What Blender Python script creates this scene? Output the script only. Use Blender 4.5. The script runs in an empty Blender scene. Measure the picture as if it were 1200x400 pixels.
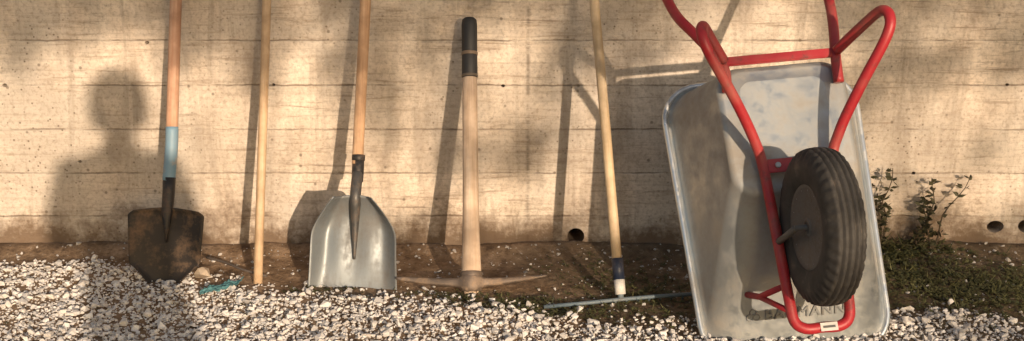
import bpy, bmesh, math, random
import numpy as np
from mathutils import Vector, Matrix, noise
random.seed(7); np.random.seed(7)
R = random.random
def U(a,b): return a+(b-a)*R()
scene = bpy.context.scene
COL = scene.collection
SUNV = Vector((0.37,-1.0,0.19)).normalized()

# ------------------------------------------------------------------ materials
class NT:
    def __init__(s,name):
        s.m=bpy.data.materials.new(name); s.m.use_nodes=True
        s.t=s.m.node_tree; s.n=s.t.nodes; s.l=s.t.links
        s.b=s.n['Principled BSDF']
    def node(s,typ,**kw):
        n=s.n.new(typ)
        for k,v in kw.items():
            if k in ('in_',):
                for kk,vv in v.items():
                    if isinstance(vv,bpy.types.NodeSocket): s.l.new(vv,n.inputs[kk])
                    else: n.inputs[kk].default_value=vv
            else: setattr(n,k,v)
        return n
    def coord(s,kind='Object',scale=(1,1,1),loc=(0,0,0)):
        c=s.n.new('ShaderNodeTexCoord'); m=s.n.new('ShaderNodeMapping')
        s.l.new(c.outputs[kind],m.inputs[0]); m.inputs['Scale'].default_value=scale
        m.inputs['Location'].default_value=loc
        return m.outputs[0]
    def noise(s,vec,scale,detail=6,rough=.6,dist=0):
        n=s.node('ShaderNodeTexNoise',in_={'Vector':vec,'Scale':scale,'Detail':min(detail,5),'Roughness':rough,'Distortion':dist})
        return n.outputs['Fac']
    def ramp(s,fac,stops,interp='LINEAR'):
        n=s.n.new('ShaderNodeValToRGB'); s.l.new(fac,n.inputs[0]); e=n.color_ramp.elements
        n.color_ramp.interpolation=interp
        while len(e)<len(stops): e.new(.5)
        for i,(p,c) in enumerate(stops):
            e[i].position=p
            if not hasattr(c,'__len__'): c=(c,c,c)
            e[i].color=(c[0],c[1],c[2],1)
        return n.outputs[0]
    def mix(s,fac,a,b,mode='MIX'):
        n=s.n.new('ShaderNodeMix'); n.data_type='RGBA'; n.blend_type=mode
        for sock,v in ((n.inputs[0],fac),(n.inputs[6],a),(n.inputs[7],b)):
            if isinstance(v,bpy.types.NodeSocket): s.l.new(v,sock)
            elif hasattr(v,'__len__'): sock.default_value=(v[0],v[1],v[2],1)
            else: sock.default_value = v if sock==n.inputs[0] else (v,v,v,1)
        return n.outputs[2]
    def math(s,op,a,b=0.,c=0.):
        n=s.n.new('ShaderNodeMath'); n.operation=op
        for i,v in enumerate((a,b,c)):
            if isinstance(v,bpy.types.NodeSocket): s.l.new(v,n.inputs[i])
            else: n.inputs[i].default_value=v
        return n.outputs[0]
    def set(s,**kw):
        for k,v in kw.items():
            k={'color':'Base Color','rough':'Roughness','metal':'Metallic','spec':'Specular IOR Level'}.get(k,k)
            if isinstance(v,bpy.types.NodeSocket): s.l.new(v,s.b.inputs[k])
            elif hasattr(v,'__len__'): s.b.inputs[k].default_value=(v[0],v[1],v[2],1)
            else: s.b.inputs[k].default_value=v
        return s
    def bump(s,h,strength=.5,dist=.01):
        n=s.node('ShaderNodeBump',in_={'Height':h,'Strength':strength,'Distance':dist})
        s.l.new(n.outputs[0],s.b.inputs['Normal']); return s

def m_wall():
    t=NT('board_formed_concrete'); v=t.coord()
    sep=t.n.new('ShaderNodeSeparateXYZ'); t.l.new(v,sep.inputs[0]); X,Z=sep.outputs[0],sep.outputs[2]
    big=t.noise(v,1.7,4,.68); mid=t.noise(v,5,5,.80); fine=t.noise(v,75,3,.7)
    streak=t.noise(t.coord(scale=(1.4,1,22)),2.2,5,.80,.5)
    drip=t.noise(t.coord(scale=(6,1,.9)),1.5,4,.7,.6)
    col=t.ramp(mid,[(.30,(.38,.295,.225)),(.47,(.68,.565,.455)),(.64,(.86,.75,.63)),])
    col=t.mix(t.ramp(big,[(.40,0),(.60,.75)]),col,(.51,.455,.395))
    sm=t.ramp(big,[(.35,1),(.62,.35)])
    col=t.mix(t.math('MULTIPLY',t.ramp(streak,[(.34,.95),(.47,0)]),sm),col,(.25,.18,.125))
    col=t.mix(t.ramp(streak,[(.55,0),(.74,.5)]),col,(.86,.76,.64))
    col=t.mix(t.ramp(drip,[(.50,0),(.66,.62)]),col,(.33,.27,.215))
    # board joints: faint and interrupted
    wob=t.math('MULTIPLY',t.math('SUBTRACT',mid,.5),.016)
    zz=t.math('DIVIDE',t.math('ADD',t.math('ADD',Z,.038),wob),.149)
    fr=t.math('FRACT',zz); bid=t.math('FLOOR',zz)
    dist=t.math('ABSOLUTE',t.math('SUBTRACT',fr,.5))
    lin=t.ramp(dist,[(.472,0),(.495,1)])
    broken=t.ramp(t.noise(t.coord(scale=(1,1,5)),3.1,4,.8),[(.42,.05),(.56,1)])
    jl=t.math('MULTIPLY',lin,broken)
    wn=t.n.new('ShaderNodeTexWhiteNoise'); wn.noise_dimensions='1D'; t.l.new(bid,wn.inputs['W'])
    col=t.mix(t.ramp(wn.outputs[0],[(0,.0),(1,.25)]),col,(.36,.31,.255))
    col=t.mix(t.math('MULTIPLY',jl,.72),col,(.14,.10,.07))
    fx=t.math('ABSOLUTE',t.math('SUBTRACT',t.math('FRACT',t.math('DIVIDE',t.math('ADD',X,2.347),2.4)),.5))
    vl=t.math('MULTIPLY',t.ramp(fx,[(.4968,0),(.4988,1)]),broken)
    col=t.mix(t.math('MULTIPLY',vl,.7),col,(.13,.10,.08))
    # pits
    vo=t.node('ShaderNodeTexVoronoi',in_={'Vector':v,'Scale':48.})
    pm=t.ramp(big,[(.45,0),(.6,1)])
    pit=t.math('MULTIPLY',t.ramp(vo.outputs['Distance'],[(.10,1),(.2,0)]),pm)
    vo2=t.node('ShaderNodeTexVoronoi',in_={'Vector':v,'Scale':15.})
    pit2=t.ramp(vo2.outputs['Distance'],[(.05,.8),(.10,0)])
    pit=t.math('MAXIMUM',pit,pit2)
    col=t.mix(t.math('MULTIPLY',pit,.8),col,(.11,.08,.055))
    col=t.mix(t.ramp(fine,[(.35,.4),(.52,0)]),col,(.24,.18,.13))
    # soil splash at the base
    zb=t.math('ADD',Z,t.math('MULTIPLY',t.math('SUBTRACT',mid,.5),.40))
    col=t.mix(t.ramp(zb,[(.03,.9),(.13,0)]),col,(.15,.10,.065))
    h=t.math('ADD',t.math('MULTIPLY',streak,.8),t.math('MULTIPLY',fine,.4))
    h=t.math('SUBTRACT',h,t.math('MULTIPLY',jl,.6))
    t.set(color=col,rough=.9,spec=.2).bump(h,.65,.007)
    return t.m

def m_ground():
    t=NT('dusty_soil'); v=t.coord()
    a=t.noise(v,2.2,3,.65); b=t.noise(v,40,4,.75); c=t.noise(v,9,4,.7)
    sx=t.n.new('ShaderNodeSeparateXYZ'); t.l.new(v,sx.inputs[0])
    col=t.ramp(c,[(.3,(.10,.062,.038)),(.5,(.23,.15,.09)),(.7,(.38,.265,.175))])
    col=t.mix(t.ramp(a,[(.4,0),(.7,.5)]),col,(.26,.20,.145))
    damp=t.ramp(t.math('ADD',sx.outputs[0],a),[(.0,0),(.55,0),(.8,.6)])   # mossy, damper soil to the right
    col=t.mix(damp,col,(.075,.06,.038))
    col=t.mix(t.ramp(b,[(.35,.65),(.5,0)]),col,(.07,.045,.03))
    col=t.mix(t.ramp(b,[(.58,0),(.72,.6)]),col,(.48,.39,.30))
    h=t.math('ADD',t.math('MULTIPLY',b,.6),c)
    t.set(color=col,rough=.95,spec=.15).bump(h,.9,.012); return t.m

def m_gravel():
    t=NT('crushed_limestone')
    a=t.node('ShaderNodeAttribute',attribute_name='tint')
    n=t.noise(t.coord(),130,2,.7)
    col=t.mix(t.ramp(n,[(.3,.4),(.58,0)]),a.outputs['Color'],(.42,.355,.295))
    t.set(color=col,rough=.95,spec=.1); return t.m

def m_wood(name,c1,c2,c3,rough=.6,sc=1.):
    t=NT(name); v=t.coord(scale=(30*sc,30*sc,1.3),loc=(U(0,9),U(0,9),U(0,9)))
    a=t.noise(v,3.,8,.6,.6); b=t.noise(t.coord(),9,4,.6)
    col=t.ramp(a,[(.3,c1),(.5,c2),(.7,c3)])
    col=t.mix(t.ramp(b,[(.40,.6),(.6,0)]),col,tuple(x*.6 for x in c1))
    vo=t.node('ShaderNodeTexVoronoi',in_={'Vector':t.coord(scale=(1,1,.5)),'Scale':9.})
    col=t.mix(t.ramp(vo.outputs['Distance'],[(.06,.7),(.12,0)]),col,(.14,.07,.035))
    t.set(color=col,rough=rough,spec=.25).bump(a,.25,.002); return t.m

def m_metal(name,c1,c2,rough=.4,metal=.9,dirt=(.2,.14,.09),da=.6,sc=8.,stretch=(1,1,1),lo=.48,hi=.7,fk=.5):
    t=NT(name); v=t.coord(scale=stretch)
    a=t.noise(v,sc,8,.65); b=t.noise(t.coord(),sc*6,6,.7)
    col=t.mix(a,c1,c2); dm=t.ramp(t.math('ADD',a,t.math('MULTIPLY',t.math('SUBTRACT',b,.5),fk)),[(lo,0),(hi,da)])
    col=t.mix(dm,col,dirt)
    me=t.math('MULTIPLY',t.math('SUBTRACT',1.,dm),metal)
    ro=t.math('ADD',t.math('MULTIPLY',dm,.5),t.math('MULTIPLY',b,.25)); ro=t.math('ADD',ro,rough-.12)
    t.set(color=col,metal=me,rough=ro).bump(b,.12,.002); return t.m

def m_paint(name,c,rough=.35,wear=.35,wc=(.10,.05,.04),sc=22.):
    t=NT(name); n=t.noise(t.coord(),sc,8,.75); f=t.noise(t.coord(),5,4,.6)
    col=t.mix(t.ramp(n,[(.56,0),(.66,wear)]),c,wc)
    col=t.mix(t.ramp(f,[(.45,0),(.7,.35)]),col,(.30,.22,.16))
    t.set(color=col,rough=t.math('ADD',t.math('MULTIPLY',n,.35),rough-.1)).bump(n,.1,.002); return t.m

def m_plain(name,c,rough=.7,var=.4,sc=30.,bump=.2):
    t=NT(name); n=t.noise(t.coord(),sc,6,.65)
    t.set(color=t.mix(t.ramp(n,[(.3,var),(.7,0)]),c,tuple(x*.45 for x in c)),rough=rough).bump(n,bump,.003); return t.m

def m_leaf(name,ca,cb):
    t=NT(name); a=t.node('ShaderNodeAttribute',attribute_name='tint')
    col=t.mix(a.outputs['Fac'],ca,cb); t.set(color=col,rough=.6,spec=.3)
    return t.m

# ------------------------------------------------------------------ mesh helpers
def obj(name,verts,faces,mat,parent=None,smooth=False,mats=None,mi=None):
    me=bpy.data.meshes.new(name); me.from_pydata([tuple(v) for v in verts],[],faces); me.update()
    o=bpy.data.objects.new(name,me); COL.objects.link(o)
    if mats:
        for m in mats: me.materials.append(m)
        if mi is not None: me.polygons.foreach_set('material_index',mi)
    elif mat: me.materials.append(mat)
    if smooth: me.polygons.foreach_set('use_smooth',[True]*len(me.polygons))
    if parent: o.parent=parent
    return o
def empty(name,mat4=None):
    e=bpy.data.objects.new(name,None); COL.objects.link(e); e.empty_display_size=.1
    if mat4 is not None: e.matrix_world=mat4
    return e
def catmull(pts,n=8):
    P=[Vector(p) for p in pts]; P=[P[0]*2-P[1]]+P+[P[-1]*2-P[-2]]; out=[]
    for i in range(1,len(P)-2):
        a,b,c,d=P[i-1],P[i],P[i+1],P[i+2]
        for k in range(n):
            t=k/n
            out.append(.5*((2*b)+(c-a)*t+(2*a-5*b+4*c-d)*t*t+(3*b-a-3*c+d)*t**3))
    out.append(P[-2]); return out
def tube_geo(pts,rad,seg=8,V=None,F=None,cap=True):
    if V is None: V,F=[],[]
    pts=[Vector(p) for p in pts]; n=len(pts)
    if not hasattr(rad,'__len__'): rad=[rad]*n
    base=len(V); T=(pts[1]-pts[0]).normalized()
    N=T.orthogonal().normalized()
    for i in range(n):
        Tn=(pts[min(i+1,n-1)]-pts[max(i-1,0)])
        if Tn.length<1e-9: Tn=T
        Tn=Tn.normalized(); N=(N-Tn*N.dot(Tn)); N=N.normalized() if N.length>1e-6 else Tn.orthogonal().normalized()
        B=Tn.cross(N)
        for k in range(seg):
            a=2*math.pi*k/seg; V.append(pts[i]+(N*math.cos(a)+B*math.sin(a))*rad[i])
        T=Tn
    for i in range(n-1):
        for k in range(seg):
            a=base+i*seg+k; b=base+i*seg+(k+1)%seg
            F.append((a,b,b+seg,a+seg))
    if cap:
        F.append(tuple(base+k for k in reversed(range(seg)))); F.append(tuple(base+(n-1)*seg+k for k in range(seg)))
    return V,F
def tube(name,pts,rad,mat,parent=None,seg=14,sm=True):
    V,F=tube_geo(pts,rad,seg); o=obj(name,V,F,mat,parent,sm)
    return o
def lathe(name,prof,mat,parent=None,seg=24,axis='Z',center=(0,0,0),ex=1.,smooth=True,mod=None):
    V=[];F=[]; c=Vector(center)
    for i,(a,r) in enumerate(prof):
        for k in range(seg):
            th=2*math.pi*k/seg; rr=r if not mod else mod(a,r,k)
            if axis=='Z': V.append(c+Vector((rr*math.cos(th)*ex,rr*math.sin(th),a)))
            else: V.append(c+Vector((a,rr*math.cos(th),rr*math.sin(th))))
    for i in range(len(prof)-1):
        for k in range(seg):
            a=i*seg+k;b=i*seg+(k+1)%seg
            F.append((a,b,b+seg,a+seg))
    F.append(tuple(reversed(range(seg)))); F.append(tuple((len(prof)-1)*seg+k for k in range(seg)))
    o=obj(name,V,F,mat,parent,smooth)
    bm=bmesh.new(); bm.from_mesh(o.data); bmesh.ops.recalc_face_normals(bm,faces=bm.faces); bm.to_mesh(o.data); bm.free()
    return o
def box(name,c,s,mat,parent=None,bev=.003,rot=None):
    bm=bmesh.new(); bmesh.ops.create_cube(bm,size=1)
    for v in bm.verts: v.co=Vector((v.co.x*s[0],v.co.y*s[1],v.co.z*s[2]))
    if bev: bmesh.ops.bevel(bm,geom=bm.edges[:],offset=bev,segments=2,affect='EDGES')
    me=bpy.data.meshes.new(name); bm.to_mesh(me); bm.free(); me.materials.append(mat)
    o=bpy.data.objects.new(name,me); COL.objects.link(o); o.location=c
    if rot: o.rotation_euler=rot
    if parent: o.parent=parent
    return o

# ------------------------------------------------------------------ terrain
def bound(x):   # y of gravel edge
    xs=[-4,-1.6,-1.2,-.93,-.72,-.35,0,.27,.53,.9,1.1,1.25,1.45,1.7,4]
    ys=[-.12,-.12,-.17,-.30,-.37,-.44,-.50,-.60,-.72,-.66,-.55,-.52,-.64,-.88,-.88]
    return float(np.interp(x,xs,ys))
def gmask(x,y):
    n=noise.noise(Vector((x*4,y*4,3)))*.09+noise.noise(Vector((x*15,y*15,8)))*.06
    d=(bound(x)+n)-y
    return max(0.,min(1.,d/.16+.22))
def hz(x,y):
    if y>0: z=0.0
    else:
        t=min(1,-y/1.6); z=-.105*(t*(1.6-.6*t))*.8
    near=max(0,1-max(0,abs(x)-4)/4)*max(0,1-max(0,abs(y)-3)/3)
    z+=near*(noise.noise(Vector((x*2.5,y*2.5,0)))*.012+noise.noise(Vector((x*9,y*9,5)))*.006+noise.noise(Vector((x*30,y*30,5)))*.003)
    z+=.016*gmask(x,y)*(1 if y>-2.5 else max(0,1-(-2.5-y)))
    z+=.02*math.exp(-((y+.02)/.06)**2)
    return z
def axis_vals(a,b,step,far):
    v=list(np.arange(a,b+1e-6,step)); s=step; x=v[-1]
    up=[]
    while x<far: s*=1.25; x+=s; up.append(x)
    s=step; x=a; dn=[]
    while x>-far: s*=1.25; x-=s; dn.append(x)
    return dn[::-1]+v+up
MW=m_wall(); MG=m_ground(); MGR=m_gravel()
xs=axis_vals(-2.4,2.4,.018,150); ys=axis_vals(-1.5,.06,.018,150)
V=[(x,y,hz(x,y)) for y in ys for x in xs]; nx=len(xs)
F=[(j*nx+i,j*nx+i+1,(j+1)*nx+i+1,(j+1)*nx+i) for j in range(len(ys)-1) for i in range(nx-1)]
obj('ground',V,F,MG,smooth=True)

# gravel: one mesh of angular stones
def stone_variants(k):
    out=[]
    for _ in range(k):
        bm=bmesh.new()
        s=(U(.8,1.25),U(.65,1.),U(.45,.8))
        for i in range(random.randint(9,12)):
            p=Vector((random.gauss(0,1),random.gauss(0,1),random.gauss(0,1))).normalized()*U(.8,1.)
            bm.verts.new((p.x*s[0],p.y*s[1],p.z*s[2]))
        r=bmesh.ops.convex_hull(bm,input=bm.verts[:])
        loose=[v for v in bm.verts if not v.link_faces]
        for v in loose: bm.verts.remove(v)
        bmesh.ops.triangulate(bm,faces=bm.faces[:])
        bm.verts.index_update()
        out.append((np.array([v.co[:] for v in bm.verts]),np.array([[v.index for v in f.verts] for f in bm.faces])))
        bm.free()
    return out
SV=stone_variants(40)
def scatter(name,items,mat):
    vs=[];fs=[];cs=[];off=0
    for (x,y,z,s,c) in items:
        v,f=SV[random.randrange(len(SV))]
        a,b,g=U(0,6.28),U(-.5,.5),U(-.5,.5)
        M=np.array((Matrix.Rotation(a,3,'Z')@Matrix.Rotation(b,3,'X')@Matrix.Rotation(g,3,'Y')))
        vs.append((v*s)@M.T+np.array([x,y,z])); fs.append(f+off); off+=len(v)
        cs.append(np.tile(np.array([c[0],c[1],c[2],1.]),(len(v),1)))
    vs=np.concatenate(vs);fs=np.concatenate(fs);cs=np.concatenate(cs)
    me=bpy.data.meshes.new(name); me.vertices.add(len(vs)); me.vertices.foreach_set('co',vs.ravel())
    me.loops.add(fs.size); me.loops.foreach_set('vertex_index',fs.ravel().astype(np.int32))
    me.polygons.add(len(fs)); me.polygons.foreach_set('loop_start',np.arange(0,fs.size,3,dtype=np.int32))
    me.polygons.foreach_set('use_smooth',np.zeros(len(fs),dtype=bool))
    me.update(calc_edges=True)
    at=me.attributes.new('tint','FLOAT_COLOR','POINT'); at.data.foreach_set('color',cs.ravel().astype(np.float32))
    me.materials.append(mat); o=bpy.data.objects.new(name,me); COL.objects.link(o); me.validate(); return o
def scol():
    b=U(.54,.82)
    if R()<.08: b*=.7
    w=U(-.02,.03)
    return (b*(1.0+w),b*(.96),b*(.925-w))
items=[]
while len(items)<42000:
    x=U(-2.5,2.5); y=U(-1.5,-.02); g=gmask(x,y)
    far = 0.35 if y<-1.1 else 1
    if R()<g*far:
        s=min(.018,.0032+random.expovariate(1/.0032)); items.append((x,y,hz(x,y)+s*U(-.1,.65),s,scol()))
    elif R()<.07:
        s=min(.012,.002+random.expovariate(1/.0028)); items.append((x,y,hz(x,y)+s*.2,s,tuple(q*.75 for q in scol())))
for _ in range(130):
    x=U(-2,2);y=U(-1.2,-.15)
    if R()<gmask(x,y)+.04: s=U(.016,.026); items.append((x,y,hz(x,y)+s*.3,s,scol()))
for _ in range(8000):   # coarser stones further out
    x=U(-7,7);y=U(-6,-1.1); s=U(.012,.03); items.append((x,y,hz(x,y)+s*.2,s,scol()))
scatter('gravel',items,MGR)
scatter('rock',[(-.985,-.30,hz(-.985,-.30)+.015,.042,(.42,.34,.26))],MGR)

# ------------------------------------------------------------------ wall
bm=bmesh.new(); bmesh.ops.create_cube(bm,size=1)
for v in bm.verts: v.co=Vector((v.co.x*26,.15+v.co.y*.3,1.1+v.co.z*2.8))
me=bpy.data.meshes.new('concrete_wall'); bm.to_mesh(me); bm.free(); me.materials.append(MW)
wall=bpy.data.objects.new('concrete_wall',me); COL.objects.link(wall)
bm=bmesh.new()
def hole(x,z,r,ez=1.,depth=.2):
    M=Matrix.Translation((x,-.02+depth/2,z))@Matrix.Diagonal((1,1,ez,1))@Matrix.Rotation(math.pi/2,4,'X')
    bmesh.ops.create_cone(bm,cap_ends=True,segments=20,radius1=r,radius2=r*.95,depth=depth,matrix=M)
for x,z,r,e in ((.217,.040,.030,1.),(1.64,.074,.030,.72),(1.742,.076,.026,.9),(-2.1,.05,.027,1)): hole(x,z,r,e,.24)
for x,z in ((-1.68,.558),(-.79,.56),(-.03,.556),(.86,.555),(1.64,.56),(-1.2,.70),(.35,.86),(-.55,.86),(-1.45,.3),(1.35,.26)):
    hole(x,z,U(.006,.009),.8,.06)
cm=bpy.data.meshes.new('cut'); bm.to_mesh(cm); bm.free(); cut=bpy.data.objects.new('cut',cm); COL.objects.link(cut)
md=wall.modifiers.new('b','BOOLEAN'); md.object=cut; md.solver='EXACT'
dg=bpy.context.evaluated_depsgraph_get(); nm=bpy.data.meshes.new_from_object(wall.evaluated_get(dg))
wall.modifiers.clear(); wall.data=nm; bpy.data.objects.remove(cut)
if not nm.materials: nm.materials.append(MW)

# ------------------------------------------------------------------ hand tools
def tool(name,B,Up,twist=0.):
    B=Vector(B);Z=(Vector(Up)-B).normalized()
    X=Vector((1,0,0)); X=(X-Z*X.dot(Z)).normalized(); Y=Z.cross(X)
    M=Matrix((X,Y,Z)).transposed().to_4x4()@Matrix.Rotation(twist,4,'Z'); M.translation=B
    L=(-.02-B.y)/Z.y
    return empty(name,M),L
def bent(z0,z1,r0,r1,n=14,amp=.003):
    ph=U(0,6)
    return [(amp*math.sin(ph+3*k/n),0,z0+(z1-z0)*k/n) for k in range(n+1)],[r0+(r1-r0)*k/n for k in range(n+1)]
W1=m_wood('ash_handle_pink',(.47,.25,.155),(.60,.36,.24),(.68,.45,.32))
W2=m_wood('pale_pole_wood',(.50,.33,.19),(.62,.44,.28),(.68,.51,.35))
W3=m_wood('scoop_handle_wood',(.48,.28,.155),(.62,.39,.235),(.70,.47,.30))
W4=m_wood('pick_handle_wood',(.52,.37,.26),(.64,.48,.35),(.72,.58,.45))
W5=m_wood('rake_handle_wood',(.54,.38,.22),(.66,.50,.32),(.72,.57,.40))
BLK=m_metal('black_steel',(.03,.03,.033),(.06,.055,.05),.5,.5,(.16,.10,.07),.6,20)
RUST=m_metal('worn_blade_steel',(.022,.018,.016),(.045,.034,.026),.6,.3,(.24,.15,.09),.75,9,lo=.49,hi=.70)
ALU=m_metal('aluminium_sheet',(.27,.295,.31),(.18,.20,.215),.48,.5,(.13,.105,.085),.8,5,stretch=(1.6,1,.6),lo=.42,hi=.70,fk=.25)
BLUE=m_paint('blue_paint',(.17,.31,.42),.45,.5,(.45,.33,.22))
def solid(o,t=.003):
    m=o.modifiers.new('s','SOLIDIFY'); m.thickness=t; m.offset=0
def blade(name,H,wf,depthf,mat,parent,nu=24,nv=26,z0=0.):
    V=[];F=[]
    for j in range(nv+1):
        v=j/nv
        for i in range(nu+1):
            u=-1+2*i/nu; w=wf(v); V.append((u*w,depthf(u,v),z0+v*H))
    for j in range(nv):
        for i in range(nu):
            a=j*(nu+1)+i; F.append((a,a+1,a+nu+2,a+nu+1))
    o=obj(name,V,F,mat,parent,True); solid(o,.003); return o

# 1 round-point shovel
e,L=tool('shovel',(-1.093,-.345,-.030),(-1.066,-.11,.849))
def w1(v):
    if v<.34: return .050+(.112-.050)*math.sin(v/.34*math.pi/2)
    if v>.90: return .120-.018*((v-.90)/.10)**2
    return .112+.008*(v-.34)/.56
o=blade('blade',.25,w1,lambda u,v:-.026*u*u*(1-.3*v)+.012*(1-v)-.004,RUST,e)
for v in o.data.vertices:
    u=v.co.x/.115
    if v.co.z<.07: v.co.z+= .03*u*u*(1-v.co.z/.07)*2.2
    if v.co.z>.22: v.co.z-=.014*abs(u)**1.5*(v.co.z-.22)/.03
    if v.co.z>.235: v.co.y-=.010*(v.co.z-.235)/.015
tube('socket',[(0,-.004,.14),(0,-.009,.19),(0,-.01,.23),(0,-.004,.26),(0,0,.30),(0,0,.345)],[.003,.010,.017,.019,.0195,.0205],BLK,e)
p,r=bent(.335,.505,.0195,.0195); tube('blue_band',p,[q+.0006 for q in r],BLUE,e)
p2,r2=bent(.50,L,.0192,.0185); d=Vector(p[-1])-Vector(p2[0]); tube('handle',[(a+d.x,b,c) for a,b,c in p2],r2,W1,e)
# 2 wooden pole
e,L=tool('wooden_pole',(-.80,-.33,-.040),(-.788,-.085,.85))
p,r=bent(0,L,.0145,.0142,18,.004); tube('shaft',p,r,W2,e)
# 3 scoop shovel
e,L=tool('scoop_shovel',(-.498,-.365,-.038),(-.468,-.11,.849))
def w3(v):
    if v<.42: return .139-.006*v/.42
    t=(v-.42)/.58; return .133-.133*.56*t**2.8
def d3(u,v):
    s=max(0,abs(u)-.66)/.34; top=max(0,v-.66)/.34
    return -.066*(s**1.7)*(.35+.65*v) -.050*top**2.0 +.004*(1-abs(u))+.003*math.cos(u*9)*(.5-.5*math.cos(v*6.28))
o=blade('blade',.300,w3,d3,ALU,e,44,40)
for v in o.data.vertices:
    u=v.co.x/.13
    if v.co.z>.18: v.co.z-=.050*abs(u)**2.0*(v.co.z-.18)/.12
pr=[(0,-.004,.10),(0,-.010,.15),(0,-.016,.20),(0,-.028,.25),(0,-.040,.295),(0,-.020,.345),(0,-.004,.37)]
tube('socket_rib',catmull(pr,4),[.004+(.0175-.004)*min(1,k/14) for k in range(25)],m_metal('socket_steel',(.13,.13,.13),(.08,.075,.07),.5,.6,(.2,.14,.1),.6,20),e)
tube('ferrule',[(0,-.006,.345),(0,0,.38),(0,0,.425)],[.0185,.0195,.0190],BLK,e)
p,r=bent(.40,L,.0182,.0178); tube('handle',p,r,W3,e)
lathe('ferrule_ring',[(.41,.0192),(.412,.021),(.428,.021),(.43,.0185)],BLK,e)
# 4 pickaxe
e,L=tool('pickaxe',(-.126,-.400,-.014),(-.138,-.055,.795))
PL=.870
prof=[(-.02,.023),(.0,.0245),(.05,.031),(.085,.0300),(.15,.0275),(.25,.0255),(.45,.0245),(.60,.0240),(.70,.0235)]
lathe('handle',prof,W4,e,ex=1.0)
lathe('grip_sleeve',[(.670,.0235),(.675,.0255),(.750,.0250),(.755,.0235),(.760,.0250),(.845,.0255),(.863,.0235),(PL,.016)],m_plain('black_rubber',(.025,.024,.024),.6),e)
lathe('grip_ring',[(.745,.0254),(.747,.0266),(.753,.0266),(.756,.0254)],m_plain('worn_band',(.18,.13,.09),.6),e)
lathe('grip_ring_low',[(.673,.0254),(.675,.0264),(.680,.0264),(.682,.0254)],m_plain('worn_band2',(.10,.08,.06),.6),e)
PK=m_metal('pick_head_steel',(.20,.155,.125),(.13,.10,.08),.5,.4,(.34,.24,.165),.75,18)
V=[];F=[];n=40
for i in range(n+1):
    s=-1+2*i/n; x=s*.235; a=abs(s)
    zc=.014+.018*a**1.8
    if s<0: hy=.012*(1-a)**.8+.004; hzz=.012*(1-a)**.7+.0040
    else:   hy=.012*(1-a)+.018*a*(1 if a>.2 else a/.2)+.003; hzz=.012*(1-a)**.8+.0035
    eye=math.exp(-(x/.030)**4); hy+=.022*eye; hzz+=.016*eye
    for k in range(12):
        th=2*math.pi*(k+.5)/12; c,q=math.cos(th),math.sin(th)
        sx=math.copysign(abs(c)**.5,c); sq=math.copysign(abs(q)**.5,q)
        V.append((x,hy*sx,zc+hzz*sq))
for i in range(n):
    for k in range(12):
        a=i*12+k;b=i*12+(k+1)%12; F.append((a,a+12,b+12,b))
F.append(tuple(range(12)));F.append(tuple(n*12+k for k in reversed(range(12))))
obj('head',V,F,PK,e,True)
lathe('eye_collar',[(-.012,.032),(.0,.034),(.035,.0345),(.046,.0340),(.050,.031)],PK,e)
# 5 garden rake
e,L=tool('garden_rake',(.330,-.500,-.020),(.255,-.16,.853))
p,r=bent(.10,L,.0155,.0152,16,.003); tube('handle',p,r,W5,e)
NAVY=m_paint('dark_blue_paint',(.02,.03,.06),.4,.3,(.2,.15,.1)); GREYB=m_paint('blue_grey_paint',(.11,.15,.18),.5,.5,(.13,.09,.065))
tube('socket',[(0,0,.06),(0,0,.125)],[.0175,.0180],NAVY,e)
tube('white_band',[(0,0,.015),(0,0,.062)],[.0160,.0168],m_paint('white_paint',(.62,.60,.56),.5,.5,(.2,.15,.1)),e)
tube('neck',[(0,0,.035),(0,0,.0)],[.009,.009],GREYB,e)
V,F=tube_geo([(-.236,-.036,-.006),(-.1,-.016,-.003),(0,0,0.0),(.1,.010,.001),(.240,.026,.0)],.0062,8)
for k in range(14):
    x=-.226+.452*k/13; y=.15*x-.004
    tube_geo([(x,y,-.002),(x,y+.025,-.012),(x,y+.045,-.034)],[.0042,.004,.002],6,V,F)
obj('rake_head',V,F,GREYB,e,True)

# ------------------------------------------------------------------ wheelbarrow
Lv=Vector((-.095,.49,.87)).normalized(); H0=Vector((0,-.87,.49)); Xv=Lv.cross(H0).normalized(); Hv=Xv.cross(Lv).normalized()
M=Matrix((Xv,Lv,Hv)).transposed().to_4x4(); M.translation=Vector((.81,-.785,-.075))
wb=empty('wheelbarrow',M)
GALV=m_metal('galvanised_tray',(.47,.50,.51),(.34,.365,.375),.38,.78,(.29,.24,.185),.72,3.5,lo=.42,hi=.70,fk=.4)
RED=m_paint('red_paint',(.36,.018,.026),.40,.6,(.09,.03,.025))
def rrect(l0,l1,hw,r,n=8):
    P=[]
    for cx,cy,a0 in ((hw-r,l1-r,0),(-hw+r,l1-r,90),(-hw+r,l0+r,180),(hw-r,l0+r,270)):
        for k in range(n+1):
            a=math.radians(a0+90*k/n); P.append((cx+r*math.cos(a),cy+r*math.sin(a)))
    return [(x*(.925+.095*min(1,max(0,y/.8))),y) for x,y in P]      # tray narrows to the front
secs=[]
secs.append((-.002,-.014,.812,.284,.11)); secs.append((.000,-.006,.806,.276,.105))
for k in range(13):
    t=k/12; secs.append((.004+.262*t,.375*t,.80-.045*t,.268-.088*t,.098-.030*t))
for a in (20,40,60,80,90):
    q=math.radians(a); secs.append((.266+.018*math.sin(q),.375+.003+.026*(1-math.cos(q)),.755-.018*(1-math.cos(q)),.180-.018*(1-math.cos(q)),.068-.012*(1-math.cos(q))))
V=[];F=[]; m=0
for (h,l0,l1,hw,r) in secs:
    P=rrect(l0,l1,hw,r); m=len(P); V+= [(x,y,h) for x,y in P]
for j in range(len(secs)-1):
    for k in range(m):
        a=j*m+k;b=j*m+(k+1)%m; F.append((a,b,b+m,a+m))
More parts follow.
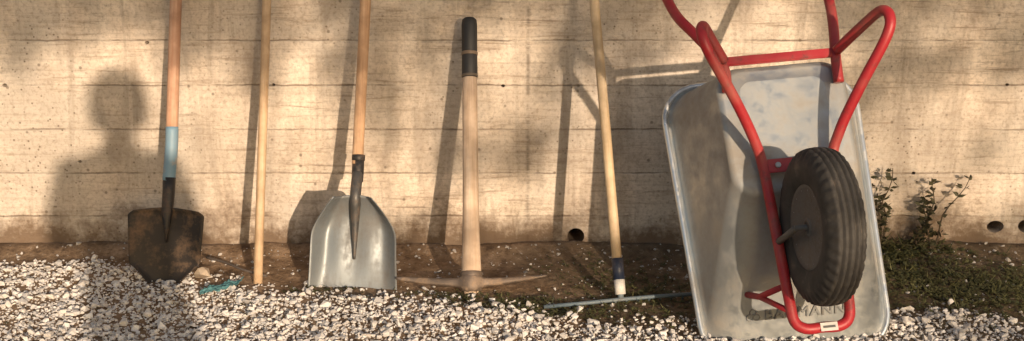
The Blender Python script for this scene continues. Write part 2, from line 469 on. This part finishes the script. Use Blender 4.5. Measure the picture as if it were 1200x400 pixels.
P=rrect(.43,.715,.125,.04); V+=[(x,y,.284) for x,y in P]; j=len(secs)-1
for k in range(m):
    a=j*m+k;b=j*m+(k+1)%m; F.append((a,b,b+m,a+m))
P=rrect(.437,.708,.118,.035); V+=[(x,y,.2875) for x,y in P]; j+=1
for k in range(m):
    a=j*m+k;b=j*m+(k+1)%m; F.append((a,b,b+m,a+m))
F.append(tuple((j+1)*m+k for k in range(m)))
tray=obj('tray',V,F,GALV,wb,True); tray.data.polygons[-1].use_smooth=False
solid(tray,.0025)
P=rrect(-.016,.814,.286,.11); pp=[(x,y,-.001) for x,y in P]; pp.append(pp[0]); 
V,F=tube_geo(pp,.0088,10,cap=False); obj('rolled_rim',V,F,m_metal('rim_zinc',(.70,.73,.75),(.55,.59,.61),.32,.85,(.25,.2,.16),.5,8),wb,True)
BL=.012   # front loop of the frame
def fr(sgn):
    pts=[(0,BL,.30),(sgn*.045,BL,.30),(sgn*.072,BL+.022,.30),(sgn*.078,.09,.305),(sgn*.084,.22,.312),(sgn*.093,.44,.318),(sgn*.115,.52,.355),(sgn*.165,.61,.43),(sgn*.232,.715,.515),(sgn*.247,.765,.530),(sgn*.235,.795,.505),(sgn*.20,.785,.42),(sgn*.158,.765,.325),
      ]
    return catmull(pts,7)
tube('frame_tube_a',fr(-1),.0145,RED,wb); tube('frame_tube_b',fr(1),.0145,RED,wb)
def handle(hwb,hwt):
    return catmull([(hwb*.98,.68,.30),(hwb,.76,.304),(hwb+(hwt-hwb)*.55,.86,.285),(hwt,.96,.245),(hwt*1.08,1.15,.15),(hwt*1.12,1.42,.04)],7)
tube('handle_a',handle(-.158,-.262),.0145,RED,wb); tube('handle_b',handle(.158,.185),.0145,RED,wb)
GR=m_plain('grip_rubber',(.03,.03,.03),.6)
for n,hw in (('grip_a',-.262),('grip_b',.185)):
    pts=handle(.158 if hw>0 else -.158,hw)[-4:]; tube(n,pts,.018,GR,wb)
box('rear_cross_bar',(0,.765,.308),(.34,.026,.012),RED,wb,.003)
box('front_cross_bar',(0,.452,.322),(.19,.038,.006),RED,wb,.002)
for n,x in (('bolt_1',-.055),('bolt_2',.06)):
    lathe(n,[(0,.008),(.004,.008),(.005,.004)],m_plain('bolt_zinc',(.5,.5,.5),.4),wb,12,'Z',(x,.452,.3255))
V,F=tube_geo([(-.079,.13,.306),(-.125,.13,.17),(-.145,.15,.11)],.009,8); tube_geo([(-.079,.06,.303),(-.125,.13,.17)],.008,8,V,F)
tube_geo([(.079,.13,.306),(.125,.13,.17),(.145,.15,.11)],.009,8,V,F); tube_geo([(.079,.06,.303),(.125,.13,.17)],.008,8,V,F)
obj('tray_brackets',V,F,RED,wb,True)
box('sticker',(.012,BL-.002,.3152),(.045,.022,.001),m_plain('sticker_white',(.6,.58,.55),.5),wb,0)
box('sticker_print',(.012,BL-.002,.3162),(.032,.006,.001),m_plain('sticker_ink',(.08,.08,.08),.5),wb,0)
# wheel, turned slightly on its axle
wcl=Vector((-.003,.244,.452))
wh=bpy.data.objects.new('wheel',None); COL.objects.link(wh); wh.parent=wb; wh.location=wcl; wh.rotation_euler=(0,math.radians(7),0)
wc=Vector((0,0,0))
half=[(.032,.104),(.042,.112),(.0475,.130),(.050,.150),(.048,.168),(.043,.182),(.039,.189),(.0370,.192),(.035,.1955),(.0275,.1985),(.0255,.192),(.0215,.192),(.0195,.2005),(.0125,.2015),(.0105,.194),(.0070,.194),(.0050,.2022)]
prof=[(-a,r) for a,r in half]+[(a,r) for a,r in half[::-1]]
def md_(a,r,k):
    if .17<r and abs(a)>.034 and (k//2)%2: return r-.0065
    if r>.198 and (k%8==0): return r-.003
    return r
t=NT('tyre_rubber'); n=t.noise(t.coord(),18,6,.7)
t.set(color=t.ramp(n,[(.35,(.024,.022,.021)),(.6,(.052,.047,.042)),(.8,(.15,.12,.095))]),rough=.75).bump(n,.2,.002)
lathe('tyre',prof,t.m,wh,168,'X',wc,mod=md_)
DK=m_metal('wheel_rim_steel',(.12,.12,.12),(.09,.087,.083),.5,.2,(.17,.13,.10),.6,20)
lathe('wheel_rim',[(-.036,.100),(-.040,.108),(-.036,.112),(-.030,.104),(-.022,.095),(-.012,.088),(-.010,.03),(-.036,.026),(-.040,.012),(.040,.012),(.036,.026),(.010,.03),(.012,.088),(.022,.095),(.030,.104),(.036,.112),(.040,.108),(.036,.100)],DK,wh,48,'X',wc)
V,F=[],[]
for s in (-1,1):
    for k in range(14):
        th=2*math.pi*k/14; c,q=math.cos(th),math.sin(th)
        tube_geo([wc+Vector((s*.030,.02*c,.02*q)),wc+Vector((s*.024,.055*c,.055*q)),wc+Vector((s*.032,.098*c,.098*q))],[.006,.0045,.0050],6,V,F)
obj('spokes',V,F,m_metal('spoke_steel',(.42,.42,.42),(.3,.3,.3),.45,.2,(.2,.15,.1),.5,20),wh,True)
tube('axle',[wc+Vector((-.070,0,0)),wc+Vector((.070,0,0))],.008,DK,wh)
V,F=[],[]
for s in (-1,1):
    tube_geo([wcl+Vector((s*.066,0,-s*.006)),wcl+Vector((s*.074,.0,-.07)),wcl+Vector((s*.082,.0,-.137))],[.009,.009,.010],8,V,F)
obj('axle_struts',V,F,DK,wb,True)
# embossed lettering on the sloping front panel
GALV2=m_metal('galvanised_emboss',(.24,.245,.245),(.18,.185,.185),.6,.3,(.16,.13,.10),.7,30)
def text(s,size,loc):
    cu=bpy.data.curves.new('txt','FONT'); cu.body=s; cu.size=size; cu.extrude=.0035; cu.bevel_depth=.0008; cu.align_x='CENTER'; cu.space_character=1.12
    to=bpy.data.objects.new('txt',cu); COL.objects.link(to)
    dg=bpy.context.evaluated_depsgraph_get(); me=bpy.data.meshes.new_from_object(to.evaluated_get(dg)); bpy.data.objects.remove(to)
    me.materials.clear(); me.materials.append(GALV2)
    o=bpy.data.objects.new('embossed_lettering',me); COL.objects.link(o); o.parent=wb
    o.location=loc; o.rotation_euler=(math.atan2(.262,.375),0,0)
text('BAUMANN',.043,(.016,.084,.0652))
V,F=[],[]
for k in range(3):
    a=math.radians(90+120*k); c=Vector((-.130+.011*math.cos(a),.096+.011*math.sin(a)*.82,.0735+.011*math.sin(a)*.57))
    ring=[c+Vector((.009*math.cos(b),.009*math.sin(b)*.82,.009*math.sin(b)*.57)) for b in [i*math.pi/8 for i in range(17)]]
    tube_geo(ring,.0023,6,V,F,False)
obj('embossed_mark',V,F,GALV2,wb,True)

# ------------------------------------------------------------------ little things
V=[];F=[];n=26
for j in range(n+1):
    for i in range(n+1):
        u=i/n-.5;v=j/n-.5; x=u*.085*(1-.6*abs(v))+.035*v; y=v*.10+.012*math.sin(u*7)
        z=.012+.014*noise.noise(Vector((u*3,v*3,1)))+.012*abs(noise.noise(Vector((u*7,v*7,4))))+.004*noise.noise(Vector((u*22,v*22,4)))
        X=-.90+x*.8+y*.4;Y=-.400+y+x*.25; V.append((X,Y,hz(X,Y)+z))
for j in range(n):
    for i in range(n):
        a=j*(n+1)+i; F.append((a,a+1,a+n+2,a+n+1))
o=obj('teal_rag',V,F,m_plain('teal_cloth',(.10,.26,.28),.85,.5,60),smooth=True); solid(o,.001)
pts=catmull([(-1.0,-.17,hz(-1,-.17)+.035),(-.93,-.21,hz(-.93,-.21)+.03),(-.86,-.27,hz(-.86,-.27)+.022),(-.78,-.30,hz(-.78,-.3)+.015)],5)
tube('stick',pts,[.004]*len(pts),m_plain('dry_twig',(.10,.08,.07),.8),seg=7)

LEAFW=m_leaf('weed_leaf',(.035,.042,.018),(.11,.105,.042))
def leafmesh(name,leaves,mat,extra=None):
    """leaves: (pos, dir, normal, length, width, tint)"""
    V=[];F=[];T=[]
    for p,d,nrm,l,w,t in leaves:
        s=d.cross(nrm); s=s.normalized() if s.length>1e-5 else d.orthogonal().normalized()
        b=len(V)
        V+= [p,p+d*l*.45+s*w*.5-nrm*l*.03,p+d*l-nrm*l*.12,p+d*l*.45-s*w*.5-nrm*l*.03,p+d*l*.5+nrm*l*.04]
        F+= [(b,b+1,b+4),(b+1,b+2,b+4),(b+2,b+3,b+4),(b+3,b,b+4)]; T+=[t]*5
    mi=[0]*len(F)
    if extra:
        ev,ef=extra; b=len(V); V+=ev; F+=[tuple(i+b for i in f) for f in ef]; T+=[.2]*len(ev); mi+=[1]*len(ef)
    o=obj(name,V,F,None,mats=[mat,m_plain(name+'_stem',(.09,.065,.04),.8)],mi=mi)
    at=o.data.attributes.new('tint','FLOAT_COLOR','POINT')
    at.data.foreach_set('color',np.repeat(np.array(T,dtype=np.float32),4)); return o
def rdir(zb=0.): 
    v=Vector((random.gauss(0,1),random.gauss(0,1),random.gauss(0,1)+zb)); return v.normalized()
lv=[]; ex=([],[])
def weed_spot(cx,cy,sx,sy,n,hs=1.,gr=.12):
    for _ in range(n):
        x=random.gauss(cx,sx);y=min(-.02,random.gauss(cy,sy)); z=hz(x,y)
        if R()<gr:
            d=Vector((U(-.8,.8),U(-.8,.8),1)).normalized(); lv.append((Vector((x,y,z)),d,rdir(),U(.012,.035)*hs,.0028,R()))
        else:
            for k in range(random.randint(3,6)):
                a=U(0,6.28); d=Vector((math.cos(a),math.sin(a),U(.0,.8))).normalized()
                lv.append((Vector((x,y,z+U(0,.006)*hs)),d,Vector((0,0,1)),U(.006,.016)*hs,U(.004,.008)*hs,R()))
for c in ((.0,-.50,.10,.04,200,1.1),(-.60,-.40,.06,.02,45,1.0),(-.30,-.42,.05,.02,25,.8),(.42,-.40,.13,.10,330,1.2),(.30,-.22,.12,.08,120,1.),(-.78,-.56,.05,.05,24,.8),(-1.5,-.7,.1,.05,16,.8),(-.15,-.46,.08,.03,70,.8),(.15,-.56,.14,.04,190,1.1),
          (1.25,-.18,.10,.08,300,1.5),(1.38,-.32,.15,.09,500,1.5),(1.55,-.42,.15,.12,460,1.5),(1.75,-.4,.2,.15,260,1.4),(1.2,-.08,.06,.03,180,2.2),(1.38,-.07,.08,.03,80,1.8),(1.3,-.48,.14,.06,150,1.1),(2.2,-.3,.3,.15,200,1.4),(.5,-.62,.15,.05,110,1.)):
    weed_spot(*c)
leafmesh('weeds',lv,LEAFW)
def wall_plant(name,x,y,h,lean,n=5):
    lv=[];V,F=[],[]
    for b in range(n):
        dx=lean*U(.5,1.2)+U(-.3,.3); hh=h*U(.55,1) if b else h
        base=Vector((x+U(-.03,.03),y,hz(x,y)-.01)); pts=[]
        for k in range(9):
            t=k/8; pts.append(base+Vector((dx*hh*t**1.3+.010*math.sin(t*9+b),U(-.004,.004)+.02*t,hh*t)))
        tube_geo(pts,[.0035*(1-.6*k/8) for k in range(9)],5,V,F)
        for k in range(1,9):
            for s in range(random.randint(2,8)):
                a=U(0,6.28); d=Vector((math.cos(a),math.sin(a)*.6,U(-.3,.9))).normalized()
                lv.append((pts[k]+rdir()*.008,d,rdir(1),U(.016,.036),U(.010,.019),R()))
    leafmesh(name,lv,m_leaf(name+'_leaf',(.03,.032,.016),(.075,.068,.035)),(V,F))
wall_plant('wall_weed',1.235,-.07,.29,-.05,4); wall_plant('wall_weed.001',1.375,-.07,.25,.30,4)

# ------------------------------------------------------------------ trees (behind the camera, they shade the wall)
GAPS=[(-1.40,.44,.62,.25),(-1.35,.18,.85,.24),(-.80,.42,.30,.18),(-.62,.28,.4,.16),(-.72,.62,.12,.08),(.02,.72,.14,.11),(-.02,.58,.12,.16),(.33,.36,.13,.16),(.1,.18,.6,.09),(-.3,.20,.4,.07),(.42,.55,.07,.1),
      (1.45,.45,.28,.10),(1.70,.50,.13,.15),(1.3,.28,.22,.10),(1.62,.22,.35,.08),(.8,.5,.30,.34),(.95,.15,.3,.24),(1.18,.62,.07,.05),(-1.2,-.08,.9,.18),(-.4,-.12,.7,.12),(.2,-.18,.6,.09),(1.4,-.1,.45,.08),(.62,.83,.10,.06)]
def sunny(x,z):
    g=0
    for cx,cz,rx,rz in GAPS:
        g=max(g,math.exp(-(((x-cx)/rx)**2+((z-cz)/rz)**2)**2*.6))
    return g
def sunp(p): return sunny(p.x+p.y*.37,p.z+p.y*.19)
TLEAF=m_leaf('tree_leaf',(.035,.07,.018),(.09,.12,.03))
def make_tree(name,tx,ty,ccx,ccy,ccz,rx,ry,rz,n):
    V,F=[],[]; zb=-.1
    tr=catmull([(tx,ty,zb),(tx+.05,ty,1.0),(tx+(ccx-tx)*.25,ty,2.0),(tx+(ccx-tx)*.45,ty+.1,3.0),(tx+(ccx-tx)*.6,ty,4.0)],6)
    tube_geo(tr,[.16*(1-.85*i/(len(tr)-1))+.01 for i in range(len(tr))],10,V,F)
    nodes=[]; b=0; tries=0
    while b<22 and tries<600:
        tries+=1
        s=tr[random.randint(8,len(tr)-2)]
        e=Vector((ccx+U(-1,1)*rx*.85,ccy+U(-1,1)*ry*.8,ccz+U(-.7,1)*rz*.9))
        mid=s.lerp(e,.5)+Vector((U(-.2,.2),U(-.2,.2),U(.0,.35)))
        if max(sunp(e),sunp(mid),sunp(mid.lerp(e,.5)))>.55: continue
        b+=1
        pts=catmull([s,mid,e],7); tube_geo(pts,[.045*(1-.85*i/(len(pts)-1)) for i in range(len(pts))],6,V,F)
        nodes+=pts[4:]
    lv=[];c=0;tries=0
    while c<n and tries<n*8:
        tries+=1
        d=rdir()*(R()**.4); p=Vector((ccx+d.x*rx,ccy+d.y*ry,ccz+d.z*rz))
        if p.z<1.2: continue
        g=sunp(p)
        if noise.noise(p*2.1)<-.15: continue
        if R()<g*1.3: continue
        near=min(nodes,key=lambda q:(q-p).length_squared)
        tube_geo([near,near.lerp(p,.5)+rdir()*.03,p],[.005,.003,.002],3,V,F,False)
        c+=1
        for k in range(15):
            q=p+rdir()*(R()**.6)*.09; d=rdir(-.3)
            lv.append((q,d,rdir(.8),U(.05,.085),U(.03,.05),R()))
    leafmesh(name,lv,TLEAF,(V,F))
make_tree('tree',6.3,-9.6,4.9,-9.5,2.75,2.1,1.1,1.5,980)
make_tree('tree.001',.2,-9.7,2.0,-9.5,2.75,2.1,1.1,1.5,900)

# ------------------------------------------------------------------ photographer standing behind the camera
def skinned(name,verts,edges,radii,root,sub=2):
    me=bpy.data.meshes.new(name); me.from_pydata(verts,edges,[]); o=bpy.data.objects.new(name,me); COL.objects.link(o)
    m=o.modifiers.new('k','SKIN'); m.use_smooth_shade=True
    sd=me.skin_vertices[0].data
    for i,r in enumerate(radii): sd[i].radius=(r,r) if not hasattr(r,'__len__') else r; sd[i].use_root=(i==root)
    s=o.modifiers.new('s','SUBSURF'); s.levels=sub; s.render_levels=sub
    dg=bpy.context.evaluated_depsgraph_get(); nm=bpy.data.meshes.new_from_object(o.evaluated_get(dg)); bpy.data.objects.remove(o); return nm
PX,PY=.71,-5.5; DZ=-.17     # camera held at chest height
per=empty('person',Matrix.Translation((PX,PY,hz(PX,PY))))
jv=[(0,0,.94),(0,0,1.08),(0,.01,1.24),(0,.01,1.37),(0,.02,1.455),(0,.03,1.53)]; je=[(0,1),(1,2),(2,3),(3,4),(4,5)]
jr=[(.165,.11),(.15,.10),(.165,.11),(.16,.10),(.060,.055),(.054,.055)]
for s in (-1,1):
    b=len(jv); jv+=[(s*.170,.01,1.385),(s*.235,.02,1.13),(s*.10,.26,1.235),(s*.075,.30,1.445+DZ)]; je+=[(3,b),(b,b+1),(b+1,b+2),(b+2,b+3)]; jr+=[.066,.050,.036,.028]
    b=len(jv); jv+=[(s*.09,0,.86),(s*.11,.01,.50),(s*.12,-.02,.10),(s*.125,.03,.045),(s*.135,.15,.035)]; je+=[(0,b),(b,b+1),(b+1,b+2),(b+2,b+3),(b+3,b+4)]; jr+=[.088,.060,.045,.045,.036]
nm=skinned('body',jv,je,jr,0)
mats=[m_plain('denim',(.05,.07,.12),.85),m_plain('cotton_shirt',(.10,.11,.12),.9),m_plain('skin',(.50,.30,.21),.5,.15),m_plain('shoe_leather',(.05,.035,.025),.6)]
body=bpy.data.objects.new('body',nm); COL.objects.link(body); body.parent=per
nm.materials.clear()
for m_ in mats: nm.materials.append(m_)
for p in nm.polygons:
    c=p.center; p.use_smooth=True
    p.material_index = 3 if c.z<.085 else (0 if c.z<.95 and abs(c.x)<.24 and c.y<.15 else (2 if (c.z>1.45 and abs(c.x)<.07 and c.y<.12) or c.y>.24 else 1))
bm=bmesh.new(); bmesh.ops.create_uvsphere(bm,u_segments=40,v_segments=30,radius=1)
for v in bm.verts:
    x,y,z=v.co; jaw=max(0,-z); w=1-.28*jaw
    X=x*.077*w; Y=y*.097*(1-.1*jaw)+.012*jaw; Z=z*.120
    if y>0:
        nose=math.exp(-((X/.014)**2))*math.exp(-(((Z+.018)/.022)**2)); Y+=.022*nose
        for s in (-1,1):
            Y-=.010*math.exp(-(((X-s*.032)/.016)**2+((Z-.006)/.012)**2))
        Y+=.006*math.exp(-((X/.024)**2+((Z+.055)/.008)**2))+.007*math.exp(-((X/.03)**2+((Z+.10)/.02)**2))
    v.co=(X,Y,Z)
me=bpy.data.meshes.new('head'); bm.to_mesh(me); bm.free(); me.materials.append(mats[2])
for p in me.polygons: p.use_smooth=True
hd=bpy.data.objects.new('head',me); COL.objects.link(hd); hd.parent=per; hd.location=(0,.045,1.60)
bm=bmesh.new(); bmesh.ops.create_uvsphere(bm,u_segments=40,v_segments=30,radius=1)
kill=[v for v in bm.verts if (v.co.y>.45 and v.co.z<.42) or v.co.z<-.55]
bmesh.ops.delete(bm,geom=kill,context='VERTS')
for v in bm.verts:
    x,y,z=v.co; nn=noise.noise(v.co*6)*.06+noise.noise(v.co*17)*.03; v.co=Vector((x*.094,y*.112,z*.130))*(1+nn)
me=bpy.data.meshes.new('hair'); bm.to_mesh(me); bm.free(); me.materials.append(m_plain('dark_hair',(.04,.025,.015),.6,.6,80,.6))
hr=bpy.data.objects.new('hair',me); COL.objects.link(hr); hr.parent=per; hr.location=(0,.038,1.605); solid(hr,.006)
WH=m_plain('eye_white',(.7,.68,.65),.3,.1); IR=m_plain('iris',(.05,.03,.02),.2,.1); LIP=m_plain('lips',(.42,.17,.14),.5,.1)
for s,n in ((-1,'l'),(1,'r')):
    lathe('eye_'+n,[(-.011,.001),(-.008,.008),(0,.011),(.008,.008),(.011,.001)],WH,per,16,'Z',(s*.032,.045+.079,1.606))
    lathe('iris_'+n,[(-.005,.001),(-.003,.0045),(0,.0055),(.003,.0045),(.005,.001)],IR,per,12,'Z',(s*.032,.045+.0865,1.606))
    lathe('ear_'+n,[(-.03,.003),(-.02,.010),(0,.014),(.02,.015),(.03,.004)],mats[2],per,14,'Z',(s*.078,.035,1.598),ex=.45)
tube('mouth',[(-.024,.118,1.547),(0,.128,1.546),(.024,.118,1.547)],[.002,.005,.002],LIP,per,8)
for s,n in ((-1,'l'),(1,'r')):
    hv=[(s*.075,.30,1.445),(s*.078,.325,1.475),(s*.078,.335,1.50)]; he=[(0,1),(1,2)]; hrr=[.024,.028,.024]
    for k in range(4):
        b=len(hv); z=1.475+.0185*k; ln=(.85,1,1.05,.92)[k]
        hv+=[(s*.080,.350,z),(s*.074,.350+.026*ln,z+.004),(s*.050,.350+.034*ln,z+.004),(s*.030,.350+.028*ln,z+.003)]
        he+=[(2 if k>1 else 1,b),(b,b+1),(b+1,b+2),(b+2,b+3)]; hrr+=[.0095,.009,.0085,.0075]
    b=len(hv); hv+=[(s*.062,.310,1.475),(s*.046,.305,1.495),(s*.030,.306,1.508)]; he+=[(1,b),(b,b+1),(b+1,b+2)]; hrr+=[.012,.010,.008]
    hv=[(a,c_,z+DZ) for a,c_,z in hv]
    hm=skinned('hand_'+n,hv,he,hrr,1,2); hm.materials.clear(); hm.materials.append(mats[2])
    for p in hm.polygons: p.use_smooth=True
    ho=bpy.data.objects.new('hand_'+n,hm); COL.objects.link(ho); ho.parent=per
CB=m_plain('camera_plastic',(.02,.02,.02),.5)
box('hand_camera',(0,.342,1.505+DZ),(.135,.045,.085),CB,per,.008)
box('camera_prism',(0,.342,1.555+DZ),(.045,.04,.03),CB,per,.008)
l=lathe('camera_lens',[(.36,.028),(.37,.033),(.43,.034),(.45,.036)],CB,per,24,'Z'); 
l.data.transform(Matrix.Rotation(-math.pi/2,4,'X')); l.location=(0,0,1.50+DZ)

# ------------------------------------------------------------------ light + camera
w=bpy.data.worlds.new('World'); scene.world=w; w.use_nodes=True
nt=w.node_tree; sky=nt.nodes.new('ShaderNodeTexSky'); sky.sky_type='NISHITA'; sky.sun_disc=False
sky.sun_elevation=math.asin(SUNV.z); sky.sun_rotation=math.atan2(SUNV.x,SUNV.y)
sky.dust_density=2.5; sky.air_density=1.0
bg=nt.nodes['Background']; nt.links.new(sky.outputs[0],bg.inputs[0]); bg.inputs[1].default_value=.15
sl=bpy.data.lights.new('sun','SUN'); sl.energy=5; sl.angle=math.radians(.6); sl.color=(1,.785,.57)
so=bpy.data.objects.new('sun',sl); COL.objects.link(so); so.rotation_euler=SUNV.to_track_quat('Z','Y').to_euler()
cd=bpy.data.cameras.new('camera'); cd.lens=45; cd.sensor_width=36; cd.clip_end=600; cd.clip_start=.05
co=bpy.data.objects.new('camera',cd); COL.objects.link(co); co.location=(0,-4.2,1.2); co.rotation_euler=(math.radians(90-12.5),0,0)
scene.camera=co
scene.view_settings.view_transform='Standard'; scene.view_settings.look='None'; scene.view_settings.exposure=0
